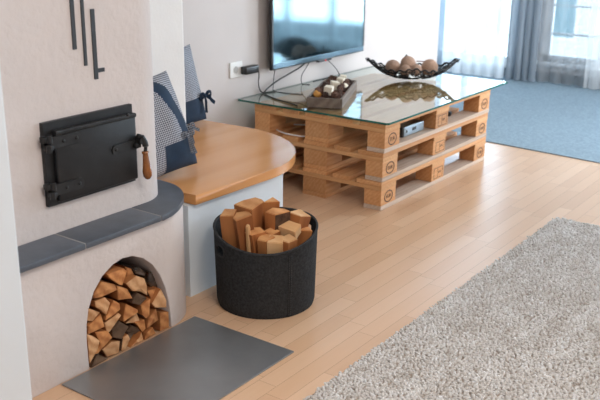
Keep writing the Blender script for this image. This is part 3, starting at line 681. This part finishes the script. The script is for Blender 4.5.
bm = bmesh.new(); box(bm, .50, .87, .889, .919, .78, .98, bev=.004); obj('wall_bracket', bm, MT['blackplastic'], tv)
so = thing('wall_socket', 'white square wall socket left of the television', 'socket', (-.015, .919, .60))
obj('cover_plate', B(-.062, .038, .910, .9195, .557, .640, bev=.004), MT['whiteplastic'], so)
bm = bmesh.new(); tube(bm, [(-.018+.021*math.cos(t), .9095, .598+.021*math.sin(t)) for t in np.linspace(0, 2*PI, 25)[:-1]], .0018, 6, closed=True); obj('socket_ring', bm, MT['whiteplastic'], so)
bm = bmesh.new(); cyl(bm, (-.018, .9125, .598), (-.018, .9094, .598), .019, 24); obj('socket_well', bm, mat('shade_painted_plastic', (.42, .42, .41), .5), so)  # flat disc; the shade inside the well is put into its grey
ad = thing('power_adapter', 'black power adapter plugged in at the wall socket', 'adapter', (.085, .89, .592))
bm = bmesh.new(); box(bm, .018, .128, .868, .909, .570, .612, bev=.007, seg=3); obj('adapter_housing', bm, MT['blackplastic'], ad, smooth=True, sharp=40)
bm = bmesh.new(); tube(bm, smoothpath([(.122, .888, .592), (.150, .893, .578), (.165, .9, .545), (.160, .9, .505), (.175, .902, .465), (.20, .895, .4462), (.26, .86, .4462)]), .0032, 8); obj('adapter_cable', bm, MT['cable'], ad, smooth=True)
def cable(name, pts, r, label, m='cable'):
    bm = bmesh.new(); tube(bm, smoothpath(pts), r, 8); p = Vector(pts[0]); tag(obj(name, bm, MT[m], loc=p, smooth=True), label, 'cable')
zg = .4425
cable('power_cable', [(.60, .875, .585), (.52, .875, .551), (.42, .88, .525), (.30, .885, .495), (.21, .885, .462), (.165, .86, zg+.0045), (.11, .76, zg+.0045), (.075, .67, zg+.0045), (.055, .60, zg+.0045), (.025, .54, zg+.0045)], .0042, 'thick black cable sweeping from under the television down onto the left end of the glass')
cable('signal_cable', [(.62, .872, .582), (.60, .89, .54), (.555, .895, .49), (.55, .885, zg+.003), (.56, .84, zg+.003)], .0022, 'thin dark cable hanging under the middle of the television', 'cable')
cable('aerial_cable', [(.285, .875, .582), (.282, .885, .54), (.28, .89, .48), (.28, .885, zg+.0025), (.27, .80, zg+.0025), (.30, .70, zg+.0025)], .0022, 'thin dark cable hanging straight down from the left corner of the television')
cable('remote_sensor_cable', [(.76, .872, .572), (.80, .875, .55), (.87, .87, .50), (.90, .86, zg+.006), (.84, .87, zg+.0025), (.74, .885, zg+.0025), (.66, .885, zg+.0025)], .0024, 'thin black cable curling onto the glass behind the decoration tray')
cable('white_cable', [(.26, .62, .2915), (.19, .74, .2915), (.11, .745, .292), (.055, .69, .292), (.022, .61, .292), (.022, .54, .292), (.035, .48, .297), (.09, .485, .30)][:-2]+[(.03, .50, .292), (.10, .49, .292)], .004, 'white cable looped inside the left end of the top pallet', 'whiteplastic')
bx = thing('set_top_box', 'small black receiver box with a silver front inside the top pallet', 'receiver', (.37, .12, .310))
bm = bmesh.new(); box(bm, .250, .470, .046, .215, .3108, .362, bev=.003); obj('box_housing', bm, MT['blackplastic'], bx)
fp = obj('front_panel', B(.262, .470, .041, .0465, .314, .360, bev=.0015), MT['silver'], bx)
bm = bmesh.new(); box(bm, .345, .385, .0398, .0415, .332, .348, bev=.0005); obj('display', bm, MT['blackplastic'], fp)
bm = bmesh.new(); cyl(bm, (.285, .0415, .338), (.285, .0385, .338), .007, 16); obj('button', bm, MT['blackplastic'], fp)
bm = bmesh.new(); lathe(bm, [(0, .008), (.1, .013), (.6, .013), (.7, .009), (1, .007)], (.845, .085, .3235), (.895, .10, .3235), 14); 
tag(obj('cable_plug', bm, MT['blackplastic'], loc=(.87, .09, .3235), smooth=True, sharp=40), 'tiny black plug lying in the right-hand opening of the top pallet', 'plug')

# ------------------------------------------------------------ decoration tray
TR = thing('decoration_tray', 'long dark wooden tray of cones and cream cubes on the glass', 'tray', (.340, .530, zg), math.radians(24.6))
TL, TWd, TH = .545, .172, .050
def tb(*a, **k): return B(*a, **k)
obj('tray_base', tb(-TL/2, TL/2, -TWd/2, TWd/2, .0005, .008), MT['traywood'], TR, world=False)
for s in (-1, 1):
    obj('long_side', tb(-TL/2, TL/2, s*TWd/2-.006, s*TWd/2+.006, .0005, TH, bev=.001), MT['traywood'], TR, world=False)
    obj('short_side', tb(s*TL/2-.006, s*TL/2+.006, -TWd/2+.006, TWd/2-.006, .0005, TH, bev=.001), MT['traywood'], TR, world=False)
TM = Matrix.Translation((.340, .530, zg)) @ Matrix.Rotation(math.radians(24.6), 4, 'Z')
def cone_mesh(r):
    bm = bmesh.new(); bmesh.ops.create_icosphere(bm, subdivisions=3, radius=r)
    for v in bm.verts:
        n = v.co.normalized(); k = math.sin(9*math.atan2(n.y, n.x)+14*n.z)*.5+.5; v.co = v.co*(.72+.38*k); v.co.z *= 1.15
    me = bpy.data.meshes.new('cone'); bm.to_mesh(me); bm.free()
    return me
def slice_mesh(r):
    bm = bmesh.new(); bmesh.ops.create_cone(bm, cap_ends=True, segments=14, radius1=r, radius2=r*.85, depth=r*.5)
    for v in bm.verts: v.co *= 1+.14*noise.noise(v.co*90); v.co.z += 18*v.co.x*v.co.x-.1*r
    me = bpy.data.meshes.new('slice'); bm.to_mesh(me); bm.free(); return me
CONE = cone_mesh(.0165); SLICE = slice_mesh(.017)
CONE.materials.append(MT['cone']); SLICE.materials.append(MT['redbrown'])
def put(name, me, x, y, z, label, cat, group=None, rot=None, sc=1):
    o = bpy.data.objects.new(name, me); COL.objects.link(o); o.location = TM @ Vector((x, y, z)); o.rotation_euler = rot or [random.uniform(0, 6) for _ in range(3)]; o.scale = (sc, sc, sc)
    return tag(o, label, cat, group)
k = 0
for ix in range(13):
    for iy in range(4):
        x = -TL/2+.030+ix*(TL-.06)/12; y = -TWd/2+.027+iy*(TWd-.054)/3
        top = random.random() < .35
        if (ix+iy*2) % 5 == 0: put('dried_slice', SLICE, x, y, .028+.006*random.random(), 'red-brown dried slice among the dark cones in the tray on the glass', 'dried fruit', 'dried slices in the tray', [random.uniform(-.4, .4), random.uniform(-.4, .4), random.uniform(0, 6)])
        else: put('dried_cone', CONE, x+random.uniform(-.002, .002), y+random.uniform(-.002, .002), .027+(.004*random.random()), 'small dark dried cone among those filling the tray on the glass', 'cone', 'dried cones in the tray', sc=random.uniform(.9, 1.15))
for ix in range(30):
    x = -.23+ix*.0159; y = (-.05, .012, .052)[ix % 3]+random.uniform(-.008, .008)
    put('dried_cone', CONE, x, y, .052+.014*random.random(), 'small dark dried cone among those filling the tray on the glass', 'cone', 'dried cones in the tray', sc=random.uniform(.9, 1.1))
def cube(x, y, z, s, label, rz):
    bm = B(-s/2, s/2, -s/2, s/2, -s/2, s/2, bev=.003); o = obj('cream_cube', bm, MT['cream']); o.location = TM @ Vector((x, y, z)); o.rotation_euler = (.12, -.08, rz); tag(o, label, 'decoration', 'cream cubes in the tray')
cube(-.170, -.004, .072, .044, 'large cream cube nearest the front end of the decoration tray', .3)
cube(-.020, -.010, .071, .042, 'second cream cube from the front in the decoration tray', .9)
cube(.115, -.022, .070, .038, 'cream cube in the middle of the decoration tray', .2)
cube(.215, -.020, .069, .034, 'cream cube furthest from the front of the decoration tray', .6)
bm = bmesh.new(); bmesh.ops.create_uvsphere(bm, u_segments=18, v_segments=12, radius=.021)
for v in bm.verts: v.co *= 1+.06*noise.noise(v.co*60)
o = obj('dried_orange', bm, MT['orange'], smooth=True); o.location = TM @ Vector((-.200, .050, .056)); tag(o, 'orange dried fruit ball beside the front cream cube in the tray', 'dried fruit')
bm = bmesh.new(); bmesh.ops.create_uvsphere(bm, u_segments=18, v_segments=12, radius=.019); bmesh.ops.scale(bm, vec=(1.3, 1, .7), verts=bm.verts)
o = obj('cream_shell', bm, MT['cream'], smooth=True); o.location = TM @ Vector((.030, -.055, .062)); tag(o, 'flattened cream piece on the cones at the right side of the tray', 'decoration')

# ------------------------------------------------------------ wrought wire bowl with balls
BW = thing('wire_bowl', 'boat-shaped black wrought wire bowl of brown balls on the glass', 'bowl', (1.060, .447, zg), math.atan2(-.81, .584))
def bowlpt(u, v):
    """u along -1..1, v across -1..1"""
    x = .262*u; w = .115*(1-abs(u)**2.2)+.012; y = w*v
    z = .012+.105*abs(u)**2.6+.078*abs(v)**2.0*(1-.85*abs(u))+(.006*math.sin(u*34) if abs(v) > .9 else 0)
    return Vector((x, y, z))
bm = bmesh.new(); NU, NVv = 36, 16; g = {}
for i in range(NU+1):
    for j in range(NVv+1):
        ju = 0 if i in (0, NU) else random.uniform(-.6, .6)/NU; jv = 0 if j in (0, NVv) else random.uniform(-.6, .6)/NVv
        g[i, j] = bm.verts.new(bowlpt(-1+2*i/NU+ju, -1+2*j/NVv+jv))
for i in range(NU):
    for j in range(NVv): bm.faces.new((g[i, j], g[i+1, j], g[i+1, j+1], g[i, j+1]))
for e in list(bm.edges):
    if e.is_valid and not e.is_boundary and random.random() < .30: bmesh.ops.dissolve_edges(bm, edges=[e], use_verts=False)
bmesh.ops.triangulate(bm, faces=[f for f in bm.faces if random.random() < .25])
bmesh.ops.wireframe(bm, faces=list(bm.faces), thickness=.0062, use_boundary=True, use_even_offset=False, use_replace=True)
obj('wire_lattice', bm, MT['ironwork'], BW, world=False)
bm = bmesh.new(); rim = [bowlpt(u, -1) for u in np.linspace(-1, 1, 90)]+[bowlpt(u, 1) for u in np.linspace(1, -1, 90)]
tube(bm, rim, .0048, 7, closed=True); obj('rim_wire', bm, MT['ironwork'], BW, world=False, smooth=True)
bm = bmesh.new()
for s in (-1, 1):
    for k in range(3):
        q = [bowlpt(s*(1-.02), 0)+Vector((s*(.012+.004*math.cos(t)*(1+k)), .006*math.sin(t)*(1+k*.4), .004+.006*k+.004*math.sin(t))) for t in np.linspace(0, 5, 12)]
        tube(bm, q, .0025, 6)
obj('tip_scroll', bm, MT['ironwork'], BW, world=False, smooth=True)
bm = bmesh.new()
p0 = bowlpt(-.08, 1)
tube(bm, smoothpath([p0, p0+Vector((-.004, .006, .03)), p0+Vector((0, .008, .055))]), .0028, 6)
for s in (-1, 1): tube(bm, smoothpath([p0+Vector((0, .005, .02)), p0+Vector((s*.012, .006, .034)), p0+Vector((s*.006, .006, .046)), p0+Vector((s*.001, .006, .040))]), .0022, 6)
obj('leaf_finial', bm, MT['ironwork'], BW, world=False, smooth=True)
BM_ = Matrix.Translation((1.060, .447, zg)) @ Matrix.Rotation(math.atan2(-.81, .584), 4, 'Z')
bm = bmesh.new(); bmesh.ops.create_icosphere(bm, subdivisions=4, radius=1)
for v in bm.verts: v.co *= 1+.05*noise.noise(v.co*3)+.03*noise.noise(v.co*9)
bmesh.ops.recalc_face_normals(bm, faces=bm.faces); BALL = bpy.data.meshes.new('ball'); bm.to_mesh(BALL); bm.free(); BALL.materials.append(MT['ball'])
for p in BALL.polygons: p.use_smooth = True
for x, y, z, r, lab in ((-.115, .010, .076, .046, 'leftmost brown dried ball in the wire bowl'), (-.022, .036, .092, .049, 'brown dried ball at the back middle of the wire bowl'), (.105, .012, .078, .050, 'rightmost brown dried ball in the wire bowl'), (.020, -.036, .070, .034, 'small reddish-brown ball at the front middle of the wire bowl'), (-.045, -.036, .066, .036, 'small ball between the left and front ones in the wire bowl')):
    o = bpy.data.objects.new('dried_ball', BALL); COL.objects.link(o); o.location = BM_ @ Vector((x, y, z)); o.scale = (r, r, r*.95); o.rotation_euler = [random.uniform(0, 6) for _ in range(3)]; tag(o, lab, 'ball', 'dried balls in the wire bowl')
bm = bmesh.new(); tube(bm, [BM_ @ Vector((.03, .055, .108)), BM_ @ Vector((.145, .045, .108))], .0028, 6); tag(obj('twig', bm, MT['redbrown'], loc=BM_ @ Vector((.03, .055, .108))), 'thin straight twig lying over the balls in the wire bowl', 'twig')

# ------------------------------------------------------------ cushions on the bench
def cushion(name, root, w, h, th, mats, zone):
    """square cushion standing in its local xz plane, face towards -y, bottom edge at z = 0"""
    n = 64; bm = bmesh.new(); F = {}
    for s in (-1, 1):
        for i in range(n+1):
            for j in range(n+1):
                u = -1+2*i/n; v = -1+2*j/n
                t = th/2*((1-abs(u)**2.6)*(1-abs(v)**2.6))**.5
                pin = 1-.05*(1-v*v)*abs(u)**4; pinv = 1-.05*(1-u*u)*abs(v)**4
                x = w/2*u*pin; z = h/2*v*pinv+h/2
                if s == 1 and (i in (0, n) or j in (0, n)): F[s, i, j] = F[-1, i, j]; continue
                y = s*t*(1+.14*noise.noise(Vector((u*2.2, v*2.2, s*3)))) + .010*noise.noise(Vector((u*1.5, v*1.5, 9)))
                F[s, i, j] = bm.verts.new((x, y, z))
        for i in range(n):
            for j in range(n):
                q = [F[s, i, j], F[s, i+1, j], F[s, i+1, j+1], F[s, i, j+1]]; f = bm.faces.new(q if s == -1 else q[::-1])
                f.material_index = zone(-1+2*(i+.5)/n, -1+2*(j+.5)/n, s)
    return obj(name, bm, mats, root, smooth=True, world=False)
def bow(root, p, sc, m, name='ribbon_bow', tails=((-.35, -1), (.45, -.9))):
    bm = bmesh.new(); P = Vector(p)
    bmesh.ops.create_uvsphere(bm, u_segments=10, v_segments=8, radius=.011*sc); bmesh.ops.translate(bm, vec=P, verts=bm.verts)
    def ribbon(pts, w):
        pts = smoothpath(pts, 6); L = []
        for i, q in enumerate(pts):
            t = (pts[min(i+1, len(pts)-1)]-pts[max(i-1, 0)]).normalized(); s = t.cross(Vector((0, -1, 0))).normalized(); ww = w*(.45+.55*min(1, i/4))
            L.append((bm.verts.new(q+s*ww+Vector((0, -.003, 0))), bm.verts.new(q-s*ww)))
        fs = [bm.faces.new((L[i][0], L[i+1][0], L[i+1][1], L[i][1])) for i in range(len(L)-1)]
        bmesh.ops.solidify(bm, geom=fs, thickness=.003)
    for s in (-1, 1): ribbon([P, P+Vector((s*.022, -.012, .016))*sc, P+Vector((s*.045, -.010, .012))*sc, P+Vector((s*.042, -.004, -.010))*sc, P+Vector((s*.012, -.002, -.004))*sc], .010*sc)
    for a, b in tails: ribbon([P, P+Vector((a*.03, -.012, b*.03))*sc, P+Vector((a*.05, -.010, b*.065))*sc, P+Vector((a*.075, -.012, b*.10))*sc], .013*sc)
    return obj(name, bm, m, root, smooth=True, world=False)
def zone1(u, v, s):
    if v < -.42: return 1 if u > -.15 else 0
    if s > 0 or v > .86: return 0
    c = .12+.62*((.86-v)/1.28)**.62   # curved navy inset
    return 1 if c-.20 < u < c+.13+.05*v else 0
p1 = thing('bow_cushion', 'navy and white gingham cushion with bows, leaning on the column beside the stove', 'cushion', (-1.213, .262, .412), 0, 'gingham bow cushions on the bench')
p1.rotation_euler = (-math.radians(19), math.radians(-6), math.radians(-4))
cushion('cushion_cover', p1, .335, .385, .175, [MT['gingham'], MT['navy']], zone1)
bow(p1, (.098, -.082, .128), .62, MT['gingham'], tails=((-.3, -1.2), (.1, -1.3)))
bow(p1, (.138, -.055, .150), .55, MT['gingham'], tails=((-.2, -1.2), (1.0, -.45)))
p2 = thing('bow_cushion', 'fine-checked cushion with a navy bow, leaning on the wall behind the column', 'cushion', (-.545, .795, .402), 0, 'gingham bow cushions on the bench')
p2.rotation_euler = (-math.radians(11), math.radians(-5), 0)
cushion('cushion_cover', p2, .33, .372, .11, [MT['ginghamfine'], MT['navy']], lambda u, v, s: 1 if v < -.35 else 0)
bow(p2, (.140, -.044, .120), .8, MT['navy'], tails=((-.4, -1), (.8, -.6)))

# ------------------------------------------------------------ rug
rug = thing('area_rug', 'thick beige shaggy rug on the parquet at lower right', 'rug', (-1.0, -1.8, 0), math.radians(0))
RX0, RX1, RY0, RY1 = -2.6, .392, -2.9, -.735
obj('rug_backing', B(RX0, RX1, RY0, RY1, .0005, .010, bev=.003), MT['rugbase'], rug)
def rugmat():
    m, nt, b = newmat('beige_shag_pile'); L = nt.links
    at = N(nt, 'ShaderNodeAttribute', attribute_name='tint'); 
    L.new(ramp(nt, at.outputs['Fac'], [(0, (.33, .28, .24)), (.3, (.54, .50, .465)), (.65, (.67, .645, .625)), (1, (.77, .755, .74))]), b.inputs['Base Color'])
    b.inputs['Roughness'].default_value = .95; b.inputs['Specular IOR Level'].default_value = .1; return m
sp = .0085
gx, gy = np.meshgrid(np.arange(RX0+.008, RX1-.002, sp), np.arange(-2.0, RY1-.002, sp)); px = gx.ravel(); py = gy.ravel()
px = px+rng.uniform(-.004, .004, px.size); py = py+rng.uniform(-.004, .004, py.size); NT = px.size
hh = rng.uniform(.007, .013, NT); rr_ = rng.uniform(.0040, .0062, NT); la = rng.uniform(0, 2*PI, NT); ll = rng.uniform(.002, .011, NT)
V = np.zeros((NT, 9, 3), np.float32)
for q in range(4):
    a = q*PI/2+la
    V[:, q, 0] = px+rr_*np.cos(a)*.8; V[:, q, 1] = py+rr_*np.sin(a)*.8; V[:, q, 2] = .009
    V[:, 4+q, 0] = px+rr_*np.cos(a)+ll*np.cos(la)*.7; V[:, 4+q, 1] = py+rr_*np.sin(a)+ll*np.sin(la)*.7; V[:, 4+q, 2] = .008+hh*.75
V[:, 8, 0] = px+ll*np.cos(la)*1.2; V[:, 8, 1] = py+ll*np.sin(la)*1.2; V[:, 8, 2] = .008+hh
faces = []
quads = np.array([[q, (q+1) % 4, 4+(q+1) % 4, 4+q] for q in range(4)]); tris = np.array([[4+q, 4+(q+1) % 4, 8] for q in range(4)])
base = (np.arange(NT)*9)
Q = (base[:, None, None]+quads[None]).reshape(-1); T = (base[:, None, None]+tris[None]).reshape(-1)
me = bpy.data.meshes.new('rug_pile'); me.vertices.add(NT*9); me.vertices.foreach_set('co', V.ravel())
nq, ntr = NT*4, NT*4
me.loops.add(nq*4+ntr*3); me.loops.foreach_set('vertex_index', np.concatenate([Q, T]).astype(np.int32))
me.polygons.add(nq+ntr); me.polygons.foreach_set('loop_start', np.concatenate([np.arange(nq)*4, nq*4+np.arange(ntr)*3]).astype(np.int32))
me.update(calc_edges=True)
low = np.array([noise.noise(Vector((x*7, y*16, 0)))+.6*noise.noise(Vector((x*22, y*40, 3))) for x, y in zip(px, py)])
ti = np.clip(.56+.26*low+rng.normal(0, .13, NT), 0, 1).astype(np.float32)
at = me.attributes.new('tint', 'FLOAT', 'POINT'); at.data.foreach_set('value', np.repeat(ti, 9))
V[:, :, 0] -= -1.0; V[:, :, 1] -= -1.8; me.vertices.foreach_set('co', V.ravel()); me.update()
me.materials.append(rugmat()); ro = bpy.data.objects.new('rug_pile', me); COL.objects.link(ro); ro.parent = rug; ro['kind'] = 'stuff'
for p in me.polygons: p.use_smooth = True

# ------------------------------------------------------------ curtains
def curtain(y0, y1, folds, amp, m, label, x=3.82, z0=.015, group='floor-length curtains', z1=2.42):
    n = folds*12; bm = bmesh.new(); rows = 10; G = []
    ph = random.uniform(0, 6)
    for j in range(rows+1):
        t = j/rows; z = z0+(z1-z0)*t; row = []
        for i in range(n+1):
            s = i/n; y = y0+(y1-y0)*s; a = amp*(1-.35*t)
            w = math.sin(2*PI*folds*s+ph+.35*math.sin(3*s*PI+ph)+.5*(1-t)*math.sin(5*s))
            row.append(bm.verts.new((x+a*w*(.75+.25*math.sin(7*s+ph)), y+.012*math.cos(2*PI*folds*s+ph)*(1-.5*t), z)))
        G.append(row)
    for j in range(rows):
        for i in range(n): bm.faces.new((G[j][i], G[j][i+1], G[j+1][i+1], G[j+1][i]))
    tag(obj('curtain', bm, m, loc=(x, (y0+y1)/2, z0), smooth='keep'), label, 'curtain', group)
curtain(1.015, 1.62, 6, .028, MT['curtwhite'], 'bright white sheer curtain hanging beyond the right end of the television wall', x=3.78)
curtain(1.63, 2.35, 6, .03, MT['curtgrey'], 'grey-blue curtain beside the edge of the television wall', x=3.82)
curtain(.735, 1.01, 4, .036, MT['curtgrey'], 'grey-blue curtain hanging in front of the wall left of the window', x=3.80)
curtain(.30, .75, 4, .030, MT['curtsheer'], 'grey transparent curtain in front of the window with the sill', x=3.84)
curtain(-.62, .295, 8, .03, MT['curtwhite'], 'bright white curtain at the right edge of the photo', x=3.78)
curtain(-2.6, -.64, 16, .03, MT['curtsheer'], 'grey transparent curtain mirrored in the television screen', x=3.84)
tag(obj('curtain_rail', B(3.76, 3.86, -2.7, 2.45, 2.425, 2.455, bev=.003), MT['frame'], loc=(3.81, 0, 2.44)), 'white rail that carries the curtains along the window wall', 'rail')
# dark floor cushions mirrored in the screen
for x, y, r, h, lab in ((3.35, -1.28, .21, .26, 'dark rounded floor cushion mirrored in the middle of the television screen bottom'), (3.35, -.92, .11, .17, 'small dark floor cushion mirrored at the bottom right of the television screen'), (3.3, -2.08, .42, .22, 'flat dark floor cushion mirrored at the bottom left of the television screen')):
    bm = bmesh.new(); bmesh.ops.create_uvsphere(bm, u_segments=28, v_segments=16, radius=1)
    for v in bm.verts:
        k = v.co.z; v.co.x *= r*(1-.25*max(0, k)); v.co.y *= r*(1-.25*max(0, k)); v.co.z = max(0, (k+.75)/1.75)*h; v.co.x += .03*noise.noise(v.co*4)
    for v in bm.verts: v.co += Vector((x, y, .007))
    tag(obj('floor_cushion', bm, MT['darkcloth'], loc=(x, y, .007), smooth=True), lab, 'floor cushion')

# ------------------------------------------------------------ outside the windows
bd = thing('building', 'pale building with rows of windows seen blurred through the far window', 'building', (12, 0, -3))
obj('facade', B(12, 14, -9, 7, -3, 6), MT['facade'], bd)
for i in range(12):
    for j in range(5):
        y = -8.4+i*1.28; z = -2.3+j*1.6
        w = obj('window', B(11.95, 12.02, y, y+.75, z, z+1.05), MT['frame'], bd); obj('pane', B(11.93, 11.96, y+.06, y+.69, z+.06, z+.99), MT['facadewin'], w)
